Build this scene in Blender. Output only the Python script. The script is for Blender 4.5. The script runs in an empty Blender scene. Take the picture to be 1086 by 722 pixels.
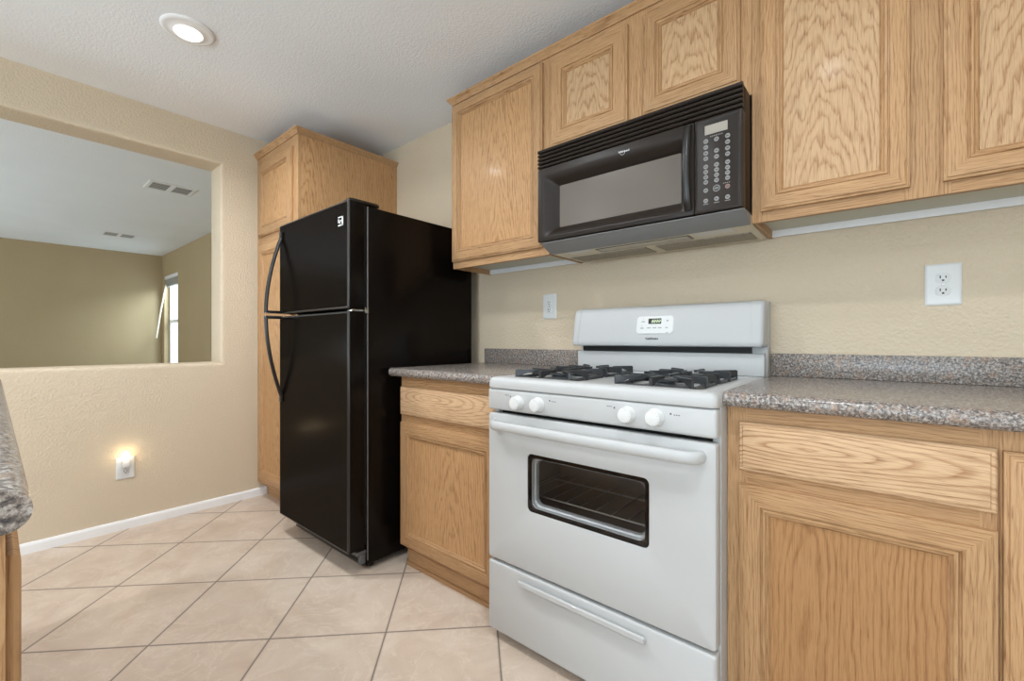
import bpy, bmesh, math, random
from mathutils import Vector, Matrix
random.seed(4)
S = bpy.context.scene
COL = S.collection
PI = math.pi

# ------------------------------------------------------------------ camera
cam = bpy.data.objects.new('camera', bpy.data.cameras.new('camera'))
COL.objects.link(cam)
cam.data.sensor_fit = 'HORIZONTAL'
cam.data.sensor_width = 36.0
cam.data.lens = 463.87 * 36.0 / 1086.0
cam.data.shift_y = (360.32 - 361.0) / 1086.0
cam.data.clip_start = 0.02
cam.location = (0, 0, 1.0627)
cam.rotation_euler = (PI / 2, 0, math.radians(40.007))
S.camera = cam

# ------------------------------------------------------------------ world, exposure, lights
S.view_settings.view_transform = 'Standard'
S.view_settings.look = 'None'
S.view_settings.gamma = 1.0
S.view_settings.use_curve_mapping = False
S.view_settings.exposure = 0.08
try:
    S.cycles.use_denoising = True
    S.cycles.max_bounces = 10
    S.cycles.diffuse_bounces = 6
    S.cycles.sample_clamp_indirect = 6.0
except Exception:
    pass
w = bpy.data.worlds.new('daylight')
S.world = w
w.use_nodes = True
w.node_tree.nodes['Background'].inputs[0].default_value = (0.74, 0.89, 1.0, 1)
w.node_tree.nodes['Background'].inputs[1].default_value = 3.3


def area(name, loc, rot, sx, sy, power, col, shape='RECTANGLE', spread=180):
    l = bpy.data.lights.new(name, 'AREA')
    l.shape = shape
    l.size = sx
    l.size_y = sy
    l.energy = power
    l.color = col
    l.spread = math.radians(spread)
    o = bpy.data.objects.new(name, l)
    COL.objects.link(o)
    o.location = loc
    o.rotation_euler = rot
    return o


DAY = (0.76, 0.90, 1.0)
WARM = (0.93, 0.97, 1.0)
UP = math.radians(48)      # added unseen fill lamps below tilt up to brighten the ceilings
area('added_uplight_rear', (-0.55, -3.0, 0.9), (PI / 2 + UP, 0, 0), 2.8, 1.2, 50, DAY)
area('added_uplight_side', (2.60, -1.35, 1.2), (0, PI / 2 + UP, 0), 1.2, 1.6, 26, DAY)
area('added_uplight_living', (-6.2, -3.0, 0.9), (PI / 2 + UP, 0, 0), 3.6, 1.2, 165, DAY)
CANS = [(-2.335, 0.56), (-1.42, 0.34), (-0.18, 0.46), (-2.3, -1.1), (-1.2, -1.3), (0.2, -1.3)]
CAN_POWER = (13.5, 9.5, 9.0, 15.0, 10.5, 9.0)

# ------------------------------------------------------------------ key dimensions
YW = 1.863      # stove wall
XL = -3.253     # wall with the pass-through
XB = XL - 0.21  # its far face
ZC = 2.43       # ceiling
XR = 2.65
YF = -3.05
XFAR = -8.98    # living room far wall
YFAR = 1.80     # living room window wall


# ------------------------------------------------------------------ node helpers
def lin(c):
    c = c / 255.0
    return c / 12.92 if c <= 0.04045 else ((c + 0.055) / 1.055) ** 2.4


def rgb(r, g, b):
    return (lin(r), lin(g), lin(b), 1)


class NT:
    def __init__(s, name):
        s.m = bpy.data.materials.new(name)
        s.m.use_nodes = True
        s.t = s.m.node_tree
        s.b = s.t.nodes['Principled BSDF']

    def n(s, typ, **kw):
        x = s.t.nodes.new(typ)
        for k, v in kw.items():
            setattr(x, k, v)
        return x

    def put(s, sock, v):
        if hasattr(v, 'is_output') or hasattr(v, 'links'):
            s.t.links.new(v, sock)
        else:
            sock.default_value = v

    def math(s, op, a, b=None, c=None):
        x = s.n('ShaderNodeMath', operation=op)
        s.put(x.inputs[0], a)
        if b is not None:
            s.put(x.inputs[1], b)
        if c is not None:
            s.put(x.inputs[2], c)
        return x.outputs[0]

    def comb(s, x, y, z):
        c = s.n('ShaderNodeCombineXYZ')
        for i, v in enumerate((x, y, z)):
            s.put(c.inputs[i], v)
        return c.outputs[0]

    def noise(s, vec, scale, detail=2.0, rough=0.5, dist=0.0):
        x = s.n('ShaderNodeTexNoise')
        s.put(x.inputs['Vector'], vec)
        x.inputs['Scale'].default_value = scale
        x.inputs['Detail'].default_value = detail
        x.inputs['Roughness'].default_value = rough
        x.inputs['Distortion'].default_value = dist
        return x.outputs[0]

    def ramp(s, fac, stops, interp='LINEAR'):
        r = s.n('ShaderNodeValToRGB')
        r.color_ramp.interpolation = interp
        e = r.color_ramp.elements
        while len(e) < len(stops):
            e.new(0.5)
        for el, (p, c) in zip(e, stops):
            el.position = p
            el.color = c if len(c) == 4 else (*c, 1)
        s.put(r.inputs[0], fac)
        return r.outputs[0]

    def mix(s, fac, a, b, blend='MIX'):
        x = s.n('ShaderNodeMix', data_type='RGBA', blend_type=blend)
        s.put(x.inputs[0], fac)
        s.put(x.inputs[6], a)
        s.put(x.inputs[7], b)
        return x.outputs[2]

    def obj(s):
        return s.n('ShaderNodeTexCoord').outputs['Object']

    def sep(s, v):
        x = s.n('ShaderNodeSeparateXYZ')
        s.put(x.inputs[0], v)
        return x.outputs

    def bump(s, h, strength, dist=0.01):
        x = s.n('ShaderNodeBump')
        x.inputs['Strength'].default_value = strength
        x.inputs['Distance'].default_value = dist
        s.put(x.inputs['Height'], h)
        s.put(s.b.inputs['Normal'], x.outputs[0])

    def base(s, v):
        s.put(s.b.inputs['Base Color'], v)

    def set(s, **kw):
        names = {'rough': 'Roughness', 'metal': 'Metallic', 'spec': 'Specular IOR Level', 'coat': 'Coat Weight', 'coatr': 'Coat Roughness'}
        for k, v in kw.items():
            s.put(s.b.inputs[names[k]], v)
        return s.m


def plain(name, c, rough=0.5, metal=0.0, spec=0.5, coat=0.0):
    t = NT(name)
    t.base(rgb(*c))
    return t.set(rough=rough, metal=metal, spec=spec, coat=coat)


def oak(name, axis, figure):
    """honey oak, grain running along axis; figure 0 straight frame stock, 1 bold cathedral, 2 tight veneer, 3 drawer front, 4 plain straight panel"""
    t = NT(name)
    o = t.sep(t.obj())
    info = t.n('ShaderNodeObjectInfo').outputs['Random']
    if axis == 'Z':
        a, b = o[2], t.math('ADD', o[0], o[1])
    elif axis == 'X':
        a, b = o[0], t.math('ADD', o[2], o[1])
    else:
        a, b = o[1], t.math('ADD', o[2], o[0])
    a2 = t.math('ADD', a, t.math('MULTIPLY', info, 37.0))
    b2 = t.math('ADD', b, t.math('MULTIPLY', info, 11.0))

    def warp(sb, sa, det=3.0):
        return t.math('SUBTRACT', t.noise(t.comb(t.math('MULTIPLY', b2, sb), t.math('MULTIPLY', a2, sa), 0.0), 1.0, det, 0.55), 0.5)

    def rings(ka, oa, kb, jit):
        aa = t.math('ADD', t.math('MULTIPLY', a, ka), oa)
        bb = t.math('MULTIPLY', t.math('ADD', b, t.math('MULTIPLY', t.math('SUBTRACT', info, 0.5), jit)), kb)
        return t.math('SQRT', t.math('ADD', t.math('MULTIPLY', aa, aa), t.math('MULTIPLY', bb, bb)))
    if figure == 1:
        ph = t.math('ADD', t.math('MULTIPLY', rings(.24, .14, 1.1, .07), 72.0), t.math('MULTIPLY', warp(24.0, 4.5), 3.8))
        lo, hi, dark = rgb(156, 115, 78), rgb(189, 157, 121), 0.85
    elif figure == 2:
        ph = t.math('ADD', t.math('MULTIPLY', rings(.09, .10, 1.0, .10), 105.0), t.math('MULTIPLY', warp(26.0, 3.4, 4.0), 4.2))
        lo, hi, dark = rgb(152, 109, 70), rgb(190, 149, 106), 0.85
    elif figure == 3:
        ph = t.math('ADD', t.math('MULTIPLY', rings(.17, .012, 1.25, .05), 88.0), t.math('MULTIPLY', warp(13.0, 3.2, 2.5), 2.6))
        lo, hi, dark = rgb(160, 116, 80), rgb(205, 172, 136), 0.95
    elif figure == 4:
        ph = t.math('ADD', t.math('MULTIPLY', rings(.035, .03, 1.0, .20), 82.0), t.math('MULTIPLY', warp(7.0, 2.0), 5.5))
        lo, hi, dark = rgb(126, 86, 54), rgb(164, 124, 84), 0.75
    else:
        ph = t.math('ADD', t.math('MULTIPLY', b2, 130.0), t.math('MULTIPLY', warp(12.0, 2.2), 9.0))
        lo, hi, dark = rgb(142, 101, 65), rgb(181, 144, 105), 0.62
    v = t.math('FRACT', ph)
    band = t.ramp(v, [(0.0, (0.0,) * 3), (0.10, (0.28,) * 3), (0.34, (0.92,) * 3), (0.70, (1.0,) * 3), (0.92, (0.72,) * 3), (1.0, (0.0,) * 3)])
    soft = t.noise(t.comb(t.math('MULTIPLY', b2, 60.0), t.math('MULTIPLY', a2, 3.0), 0.0), 1.0, 2.0)
    vary = t.ramp(t.noise(t.comb(t.math('MULTIPLY', b2, 9.0), t.math('MULTIPLY', a2, 1.2), 3.0), 1.0, 2.0), [(0.3, (0.45,) * 3), (0.65, (1.0,) * 3)])
    fac = t.math('SUBTRACT', 1.06, t.math('MULTIPLY', t.math('MULTIPLY', t.math('SUBTRACT', 1.0, band), vary), dark))
    fac = t.math('ADD', fac, t.math('MULTIPLY', t.math('SUBTRACT', soft, 0.5), 0.55))
    c = t.mix(fac, lo, hi)
    early = t.math('SUBTRACT', 1.1, t.math('MULTIPLY', band, 0.6))
    for sb, sa, k in ((620.0, 22.0, 1.0), (270.0, 9.0, 0.75)):
        pores = t.noise(t.comb(t.math('MULTIPLY', b2, sb), t.math('MULTIPLY', a2, sa), t.math('MULTIPLY', o[1], 40.0)), 1.0, 2.0, 0.6)
        pf = t.ramp(pores, [(0.34, (0.62 * k,) * 3), (0.49, (0.0,) * 3)])
        c = t.mix(t.math('MULTIPLY', pf, early), c, rgb(116, 76, 44))
    tone = t.math('ADD', 0.97, t.math('MULTIPLY', info, 0.12))
    c = t.mix(1.0, c, t.comb(tone, tone, tone), 'MULTIPLY')
    t.base(c)
    t.bump(t.math('SUBTRACT', t.math('MULTIPLY', band, 0.3), pf), 0.12, 0.002)
    return t.set(rough=0.44, spec=0.18, coat=0.02, coatr=0.12)


OAK_V = oak('oak_upright', 'Z', 0)
OAK_H = oak('oak_level', 'X', 0)
OAK_D = oak('oak_deep', 'Y', 0)
OAK_P = oak('oak_panel', 'Z', 1)
OAK_T = oak('oak_veneer', 'Z', 2)
OAK_DR = oak('oak_drawer', 'X', 3)
OAK_S = oak('oak_plain_panel', 'Z', 4)


def paint(name, c, bumps, rough=0.7):
    t = NT(name)
    o = t.obj()
    n1 = t.noise(o, 2.2, 3.0)
    t.base(t.mix(n1, rgb(*[x - 4 for x in c]), rgb(*[x + 4 for x in c])))
    h = t.ramp(t.noise(o, 95.0, 3.0, 0.55), [(0.38, (0, 0, 0)), (0.62, (1, 1, 1))])
    t.bump(h, bumps, 0.004)
    return t.set(rough=rough, spec=0.3)


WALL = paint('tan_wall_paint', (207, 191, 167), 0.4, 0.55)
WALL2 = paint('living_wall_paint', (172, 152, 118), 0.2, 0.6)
CEIL = paint('ceiling_paint', (236, 239, 242), 0.2, 0.85)
TRIM = plain('white_trim', (235, 235, 235), 0.4)
WHITE = plain('white_enamel', (186, 187, 187), 0.38, spec=0.3, coat=0.02)
WHITE2 = plain('white_plastic', (216, 217, 216), 0.35)
GREYW = plain('cabinet_underside', (198, 198, 184), 0.55)
RAILW = plain('cabinet_rail_white', (228, 229, 230), 0.5)
DARK = plain('dark_gap', (18, 17, 16), 0.6)
BLKP = plain('black_plastic', (26, 24, 23), 0.32)
CAST = plain('grate_enamel', (40, 42, 45), 0.38, coat=0.3)
CHROME = plain('chrome', (190, 188, 184), 0.22, metal=1.0)
GREYM = plain('grey_metal', (104, 107, 110), 0.4, metal=0.6)
MARK = plain('marking_ink', (92, 94, 98), 0.6)
SILVER = plain('silver_print', (205, 205, 205), 0.4)


def lamp_mat(name, c, s):
    t = NT(name)
    t.base((0.8, 0.8, 0.8, 1))
    t.b.inputs['Emission Color'].default_value = (*c, 1)
    t.b.inputs['Emission Strength'].default_value = s
    return t.m


BULB = lamp_mat('lit_bulb', (1.0, 0.96, 0.88), 6.0)
NIGHT = lamp_mat('lit_night_bulb', (1.0, 0.80, 0.45), 9.0)
LED = lamp_mat('lit_clock_digits', (0.55, 0.9, 0.10), 0.55)


def fridge_mat():
    """black textured enamel: weak sheen head-on, stronger at a glancing angle"""
    t = NT('black_appliance_enamel')
    o = t.obj()
    bp = t.n('ShaderNodeBump')
    bp.inputs['Strength'].default_value = 0.12
    bp.inputs['Distance'].default_value = 0.002
    t.put(bp.inputs['Height'], t.noise(o, 260.0, 2.0))
    df = t.n('ShaderNodeBsdfDiffuse')
    df.inputs[0].default_value = rgb(15, 11, 9)
    gl = t.n('ShaderNodeBsdfGlossy')
    gl.inputs[0].default_value = (1.0, 0.93, 0.86, 1)
    gl.inputs['Roughness'].default_value = 0.17
    lw = t.n('ShaderNodeLayerWeight')
    f = t.math('ADD', 0.014, t.math('MULTIPLY', t.math('POWER', lw.outputs['Facing'], 4.0), 0.09))
    mx = t.n('ShaderNodeMixShader')
    for n_ in (df, gl):
        t.put(n_.inputs['Normal'], bp.outputs[0])
    t.put(mx.inputs[0], f)
    t.t.links.new(df.outputs[0], mx.inputs[1])
    t.t.links.new(gl.outputs[0], mx.inputs[2])
    t.t.links.new(mx.outputs[0], t.t.nodes['Material Output'].inputs[0])
    return t.m


FRIDGE = fridge_mat()
FEDGE_GLINT = plain('painted_edge_glint', (34, 31, 29), 0.3, spec=0.6)  # lighter black on the door bevels, paints in their edge highlight


def mw_mat():
    t = NT('microwave_black')
    t.base(rgb(36, 29, 24))
    return t.set(rough=0.34, spec=0.24)


MWB = mw_mat()
MWGLASS = plain('microwave_window', (98, 90, 82), 0.25, spec=0.35)
MWSKIRT = plain('microwave_skirt', (126, 125, 124), 0.45, spec=0.4)
MWUNDER = plain('microwave_underside', (205, 194, 172), 0.5)


def mesh_filter():
    t = NT('filter_mesh')
    o = t.obj()
    v = t.n('ShaderNodeTexVoronoi')
    t.put(v.inputs['Vector'], o)
    v.inputs['Scale'].default_value = 220.0
    t.base(t.ramp(v.outputs[0], [(0.1, rgb(84, 78, 68)), (0.6, rgb(150, 142, 126))]))
    return t.set(rough=0.5, metal=0.2)


FILTER = mesh_filter()


def granite():
    t = NT('speckled_laminate')
    o = t.n('ShaderNodeNewGeometry').outputs['Position']
    n1 = t.noise(o, 170.0, 4.0, 0.65, 0.4)
    n2 = t.noise(o, 260.0, 3.0, 0.6)
    n3 = t.noise(o, 60.0, 3.0, 0.6)
    c = t.ramp(n1, [(0.30, rgb(58, 58, 66)), (0.42, rgb(100, 94, 91)), (0.52, rgb(140, 131, 124)), (0.66, rgb(186, 182, 178))])
    c = t.mix(t.ramp(n2, [(0.56, (0, 0, 0)), (0.66, (0.8,) * 3)]), c, rgb(72, 66, 66))
    c = t.mix(t.ramp(n3, [(0.52, (0, 0, 0)), (0.70, (0.55,) * 3)]), c, rgb(160, 128, 104))
    t.base(c)
    return t.set(rough=0.24, spec=0.4)


GRAN = granite()


def tiles():
    t = NT('diagonal_floor_tile')
    p = t.sep(t.n('ShaderNodeNewGeometry').outputs['Position'])
    x = t.math('ADD', p[0], 2.5179)
    y = t.math('SUBTRACT', p[1], 0.3509)
    sp = 0.4047
    k = 0.70711 / sp
    e1 = t.math('MULTIPLY', t.math('ADD', x, y), k)
    e2 = t.math('MULTIPLY', t.math('SUBTRACT', x, y), k)
    d = None
    for e in (e1, e2):
        f = t.math('ABSOLUTE', t.math('SUBTRACT', t.math('FRACT', t.math('ADD', e, 0.5)), 0.5))
        d = f if d is None else t.math('MINIMUM', d, f)
    dist = t.math('MULTIPLY', d, sp)
    grout = t.ramp(dist, [(0.0027, (1, 1, 1)), (0.0042, (0, 0, 0))])
    idv = t.comb(t.math('FLOOR', e1), t.math('FLOOR', e2), 0.0)
    wn = t.n('ShaderNodeTexWhiteNoise', noise_dimensions='3D')
    t.put(wn.inputs['Vector'], idv)
    va = t.n('ShaderNodeVectorMath', operation='MULTIPLY_ADD')
    t.put(va.inputs[0], wn.outputs['Color'])
    va.inputs[1].default_value = (9, 9, 9)
    t.put(va.inputs[2], t.comb(p[0], p[1], 0.0))
    q = va.outputs[0]
    cloud = t.noise(q, 6.0, 5.0, 0.6, 0.6)
    c = t.ramp(cloud, [(0.3, rgb(190, 171, 154)), (0.5, rgb(201, 184, 168)), (0.7, rgb(210, 195, 180))])
    vein = t.math('ABSOLUTE', t.math('SUBTRACT', t.noise(q, 5.0, 6.0, 0.62, 1.2), 0.5))
    c = t.mix(t.ramp(vein, [(0.0, (0.34,) * 3), (0.022, (0, 0, 0))]), c, rgb(226, 214, 198))
    fine = t.noise(q, 120.0, 2.0)
    c = t.mix(t.math('MULTIPLY', fine, 0.16), c, rgb(160, 140, 120))
    c = t.mix(grout, c, rgb(92, 83, 76))
    t.base(c)
    hh = t.math('SUBTRACT', t.math('MULTIPLY', cloud, 0.2), grout)
    t.bump(hh, 0.25, 0.003)
    t.set(rough=t.math('ADD', 0.34, t.math('MULTIPLY', grout, 0.4)), spec=0.4)
    return t.m


TILE = tiles()


def carpet():
    t = NT('living_carpet')
    t.base(t.mix(t.noise(t.obj(), 80.0, 3.0), rgb(150, 132, 110), rgb(180, 164, 140)))
    return t.set(rough=0.95, spec=0.1)


CARPET = carpet()


def glass(name, tint, alpha_mix, rough=0.03):
    t = NT(name)
    tr = t.n('ShaderNodeBsdfTransparent')
    tr.inputs[0].default_value = tint
    gl = t.n('ShaderNodeBsdfGlossy')
    gl.inputs['Roughness'].default_value = rough
    mx = t.n('ShaderNodeMixShader')
    mx.inputs[0].default_value = alpha_mix
    t.t.links.new(tr.outputs[0], mx.inputs[1])
    t.t.links.new(gl.outputs[0], mx.inputs[2])
    t.t.links.new(mx.outputs[0], t.t.nodes['Material Output'].inputs[0])
    return t.m


PANE = glass('window_glass', (0.95, 0.97, 0.97, 1), 0.05)
OVENGLASS = glass('oven_glass', (0.86, 0.86, 0.86, 1), 0.03, 0.06)


# ------------------------------------------------------------------ mesh helpers
class MB:
    def __init__(s):
        s.bm = bmesh.new()

    def face(s, vs, mi=0):
        try:
            f = s.bm.faces.new(vs)
            f.material_index = mi
            return f
        except ValueError:
            return None

    def merge(s, other, mi=None):
        vm = {v: s.bm.verts.new(v.co) for v in other.verts}
        for f in other.faces:
            s.face([vm[v] for v in f.verts], f.material_index if mi is None else mi)
        other.free()

    def box(s, x0, x1, y0, y1, z0, z1, bevel=0.0, seg=2, mi=0):
        b = bmesh.new()
        bmesh.ops.create_cube(b, size=1.0)
        for v in b.verts:
            v.co = Vector(((x0 + x1) / 2 + v.co.x * (x1 - x0), (y0 + y1) / 2 + v.co.y * (y1 - y0), (z0 + z1) / 2 + v.co.z * (z1 - z0)))
        if bevel > 0:
            bmesh.ops.bevel(b, geom=list(b.edges), offset=bevel, segments=seg, profile=0.5, affect='EDGES')
        s.merge(b, mi)
        return s

    def prism(s, pts, x0, x1, axis='X', mi=0, bevel=0.0, ends=(1, 1)):
        """closed polygon pts extruded along axis: X -> pts are (y,z); Y -> (x,z); Z -> (x,y)"""
        b = bmesh.new()

        def P(p, t):
            return {'X': (t, p[0], p[1]), 'Y': (p[0], t, p[1]), 'Z': (p[0], p[1], t)}[axis]
        A = [b.verts.new(P(p, x0)) for p in pts]
        B = [b.verts.new(P(p, x1)) for p in pts]
        n = len(pts)
        b.faces.new(A)
        b.faces.new(B[::-1])
        for i in range(n):
            b.faces.new((A[i], A[(i + 1) % n], B[(i + 1) % n], B[i]))
        if bevel > 0:
            bmesh.ops.recalc_face_normals(b, faces=b.faces)
            caps = [e for e in b.edges if (ends[0] and all(v in A for v in e.verts)) or (ends[1] and all(v in B for v in e.verts))]
            bmesh.ops.bevel(b, geom=caps, offset=bevel, segments=3, profile=0.5, affect='EDGES')
        s.merge(b, mi)
        return s

    def nest(s, loops, cap0=None, cap1=None, mi=(0, 0, 0, 0)):
        """loops: list of rings of 3D points (same count); joined in order.  mi per side for 4-corner rings or an int"""
        R = [[s.bm.verts.new(p) for p in L] for L in loops]
        n = len(R[0])
        for A, B in zip(R, R[1:]):
            for i in range(n):
                m = mi if isinstance(mi, int) else mi[(i * 4) // n]
                s.face((A[i], A[(i + 1) % n], B[(i + 1) % n], B[i]), m)
        if cap0 is not None:
            s.face(R[0][::-1], cap0)
        if cap1 is not None:
            s.face(R[-1], cap1)
        return s

    def tube(s, pts, r, n=10, closed=False, mi=0, r2=None, up=None):
        pts = [Vector(p) for p in pts]
        m = len(pts)
        rings = []
        prev = None
        for i, p in enumerate(pts):
            a = pts[i - 1] if (i > 0 or closed) else p
            b = pts[(i + 1) % m] if (i < m - 1 or closed) else p
            t = (b - a).normalized()
            u = Vector(up) if up else (prev if prev else (Vector((0, 0, 1)) if abs(t.z) < 0.9 else Vector((1, 0, 0))))
            u = (u - t * u.dot(t)).normalized()
            prev = u
            v = t.cross(u)
            ru = r[i] if isinstance(r, (list, tuple)) else r
            rv = r2 if r2 else ru
            rings.append([s.bm.verts.new(p + u * math.cos(2 * PI * k / n) * ru + v * math.sin(2 * PI * k / n) * rv) for k in range(n)])
        for i in range(m if closed else m - 1):
            A, B = rings[i], rings[(i + 1) % m]
            for k in range(n):
                s.face((A[k], A[(k + 1) % n], B[(k + 1) % n], B[k]), mi)
        if not closed:
            s.face(rings[0][::-1], mi)
            s.face(rings[-1], mi)
        return s

    def lathe(s, prof, c, axis='Z', n=32, mi=0):
        """prof: list of (radius, height) from axis; axis -Y means height towards the viewer (-y)"""
        rings = []
        for r, h in prof:
            ring = []
            for k in range(n):
                a = 2 * PI * k / n
                if axis == 'Z':
                    p = (c[0] + r * math.cos(a), c[1] + r * math.sin(a), c[2] + h)
                elif axis == '-Y':
                    p = (c[0] + r * math.cos(a), c[1] - h, c[2] + r * math.sin(a))
                else:
                    p = (c[0] + h, c[1] + r * math.cos(a), c[2] + r * math.sin(a))
                ring.append(s.bm.verts.new(p))
            rings.append(ring)
        for A, B in zip(rings, rings[1:]):
            for k in range(n):
                s.face((A[k], A[(k + 1) % n], B[(k + 1) % n], B[k]), mi)
        s.face(rings[0][::-1], mi)
        s.face(rings[-1], mi)
        return s


WLOC = {}


def part(name, mb, mats, parent=None, smooth=True, label=None, recalc=True):
    bm = mb.bm
    bmesh.ops.remove_doubles(bm, verts=bm.verts, dist=1e-6)
    if recalc:
        bmesh.ops.recalc_face_normals(bm, faces=bm.faces)
    co = [v.co for v in bm.verts]
    lo = Vector([min(c[i] for c in co) for i in range(3)])
    hi = Vector([max(c[i] for c in co) for i in range(3)])
    ctr = (lo + hi) / 2
    bmesh.ops.translate(bm, verts=bm.verts, vec=-ctr)
    me = bpy.data.meshes.new(name)
    bm.to_mesh(me)
    bm.free()
    for m in (mats if isinstance(mats, (list, tuple)) else [mats]):
        me.materials.append(m)
    if smooth:
        me.polygons.foreach_set('use_smooth', [True] * len(me.polygons))
        me.set_sharp_from_angle(angle=math.radians(38))
    o = bpy.data.objects.new(name, me)
    COL.objects.link(o)
    if parent:
        o.parent = parent
        o.location = ctr - WLOC[parent.name]
    else:
        o.location = ctr
    WLOC[o.name] = ctr
    if label:
        o['label'] = label
    return o


def thing(name, label, cat, loc, group=None):
    o = bpy.data.objects.new(name, None)
    o.empty_display_size = 0.05
    COL.objects.link(o)
    o.location = loc
    o['label'] = label
    o['category'] = cat
    if group:
        o['group'] = group
    WLOC[o.name] = Vector(loc)
    return o


def tag(o, label, cat, group=None):
    o['label'] = label
    o['category'] = cat
    if group:
        o['group'] = group
    return o


def struct(name, mb, mats, smooth=False):
    o = part(name, mb, mats, None, smooth)
    o['kind'] = 'structure'
    return o


def text(name, s, size, loc, mat, parent, depth=0.0006, sx=1.0, bold=0.0):
    """flat lettering on a surface facing -y"""
    c = bpy.data.curves.new(name, 'FONT')
    c.body = s
    c.size = size
    c.align_x = 'CENTER'
    c.align_y = 'CENTER'
    c.extrude = depth
    c.offset = bold
    o = bpy.data.objects.new(name + '_src', c)
    COL.objects.link(o)
    bpy.context.view_layer.update()
    me = bpy.data.meshes.new_from_object(o.evaluated_get(bpy.context.evaluated_depsgraph_get()))
    bpy.data.objects.remove(o)
    bpy.data.curves.remove(c)
    mb = MB()
    mb.bm.from_mesh(me)
    bpy.data.meshes.remove(me)
    for v in mb.bm.verts:
        x, y, z = v.co
        v.co = Vector((loc[0] + x * sx, loc[1] - z, loc[2] + y))
    return part(name, mb, mat, parent, smooth=False)


def rr(u0, u1, v0, v1, r, n, f, d):
    """rounded rectangle ring; f(u,v,d)->3D.  Order: bottom, right, top, left sides"""
    if n == 0:
        return [f(u0, v0, d), f(u1, v0, d), f(u1, v1, d), f(u0, v1, d)]
    out = []
    for cx, cy, a0 in ((u0 + r, v0 + r, PI), (u1 - r, v0 + r, 1.5 * PI), (u1 - r, v1 - r, 0), (u0 + r, v1 - r, 0.5 * PI)):
        for k in range(n + 1):
            a = a0 + 0.5 * PI * k / n
            out.append(f(cx + r * math.cos(a), cy + r * math.sin(a), d))
    return out


def fy(u, v, d):      # facing -y: u = x, v = z, d = y
    return (u, d, v)


def fx(u, v, d):      # u = y, v = z, d = x
    return (d, u, v)


def fz(u, v, d):      # u = x, v = y, d = z
    return (u, v, d)


# ================================================================== SETTING
mb = MB()
mb.box(XB, XR, YF, YW, -0.05, 0.0)
struct('floor', mb, TILE)
mb = MB()
mb.box(XFAR - 0.1, XB - 0.001, YF, YFAR + 0.05, -0.05, 0.0)
struct('floor_living', mb, CARPET)
mb = MB()
mb.box(XFAR - 0.1, XR, YF - 0.1, YW + 0.1, ZC, ZC + 0.06)
struct('ceiling', mb, CEIL)
mb = MB()
mb.box(XB, XR, YW, YW + 0.1, 0, ZC)
struct('wall_back', mb, WALL)


def opening(f, O, H, d0, d1, r):
    """wall slab with one opening H in outline O, rounded arrises"""
    L = [rr(*O, 0, 0, f, d0)]
    s = 1 if d1 > d0 else -1
    for k in range(6):
        a = PI / 2 * k / 5
        e = r * (1 - math.sin(a))
        L.append(rr(H[0] - e, H[1] + e, H[2] - e, H[3] + e, 0, 0, f, d0 + s * r * (1 - math.cos(a))))
    for k in range(6):
        a = PI / 2 * k / 5
        e = r * (1 - math.cos(a))
        L.append(rr(H[0] - e, H[1] + e, H[2] - e, H[3] + e, 0, 0, f, d1 - s * r * (1 - math.sin(a))))
    L.append(rr(*O, 0, 0, f, d1))
    m = MB()
    m.nest(L + [L[0]])
    return m


struct('wall_left', opening(fx, (YF, YW - 0.001, 0, ZC), (-1.75, 0.955, 0.918, 2.196), XL, XB, 0.024), WALL, smooth=True)
struct('wall_front', opening(fy, (XFAR, XR, 0, ZC), (-1.95, 0.85, 0.28, 2.2), YF, YF - 0.12, 0.01), WALL)
struct('wall_right', opening(fx, (YF, YW, 0, ZC), (-2.2, -0.5, 0.5, 2.15), XR, XR + 0.12, 0.01), WALL)
mb = MB()
mb.box(XFAR - 0.1, XFAR, YF, YFAR + 0.05, 0, ZC)
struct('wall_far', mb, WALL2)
WX0, WX1, WZ0, WZ1 = -8.86, -8.06, 0.62, 2.09
d_ = Vector((-8.98, 1.45, 0.75)) - Vector((-8.15, 2.35, 2.2))
area('window_sky_light', (-8.15, 2.35, 2.2), d_.to_track_quat('-Z', 'Y').to_euler(), 0.5, 0.5, 38, DAY)
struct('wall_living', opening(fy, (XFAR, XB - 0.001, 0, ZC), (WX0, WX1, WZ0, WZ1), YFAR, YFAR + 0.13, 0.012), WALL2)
# window of the living room
mb = MB()
y0, y1 = YFAR + 0.075, YFAR + 0.115
mb.nest([rr(WX0, WX1, WZ0, WZ1, 0, 0, fy, y0), rr(WX0 + .045, WX1 - .045, WZ0 + .045, WZ1 - .045, 0, 0, fy, y0),
         rr(WX0 + .045, WX1 - .045, WZ0 + .045, WZ1 - .045, 0, 0, fy, y1), rr(WX0, WX1, WZ0, WZ1, 0, 0, fy, y1), rr(WX0, WX1, WZ0, WZ1, 0, 0, fy, y0)])
mb.box(WX0 + .045, WX1 - .045, y0 - .008, y1, 1.335, 1.385)
win = struct('window_1', mb, TRIM)
mb = MB()
mb.box(WX0 + .045, WX1 - .045, y0 + .015, y0 + .02, WZ0 + .045, WZ1 - .045)
part('glass', mb, PANE, win)
# baseboard
mb = MB()
mb.prism([(XL, 0.0), (XL + .013, 0.0), (XL + .013, .040), (XL + .009, .050), (XL, .052)], -3.0, 1.228, 'Y')
struct('baseboard_left', mb, TRIM)

# ================================================================== OAK CABINETRY


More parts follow.
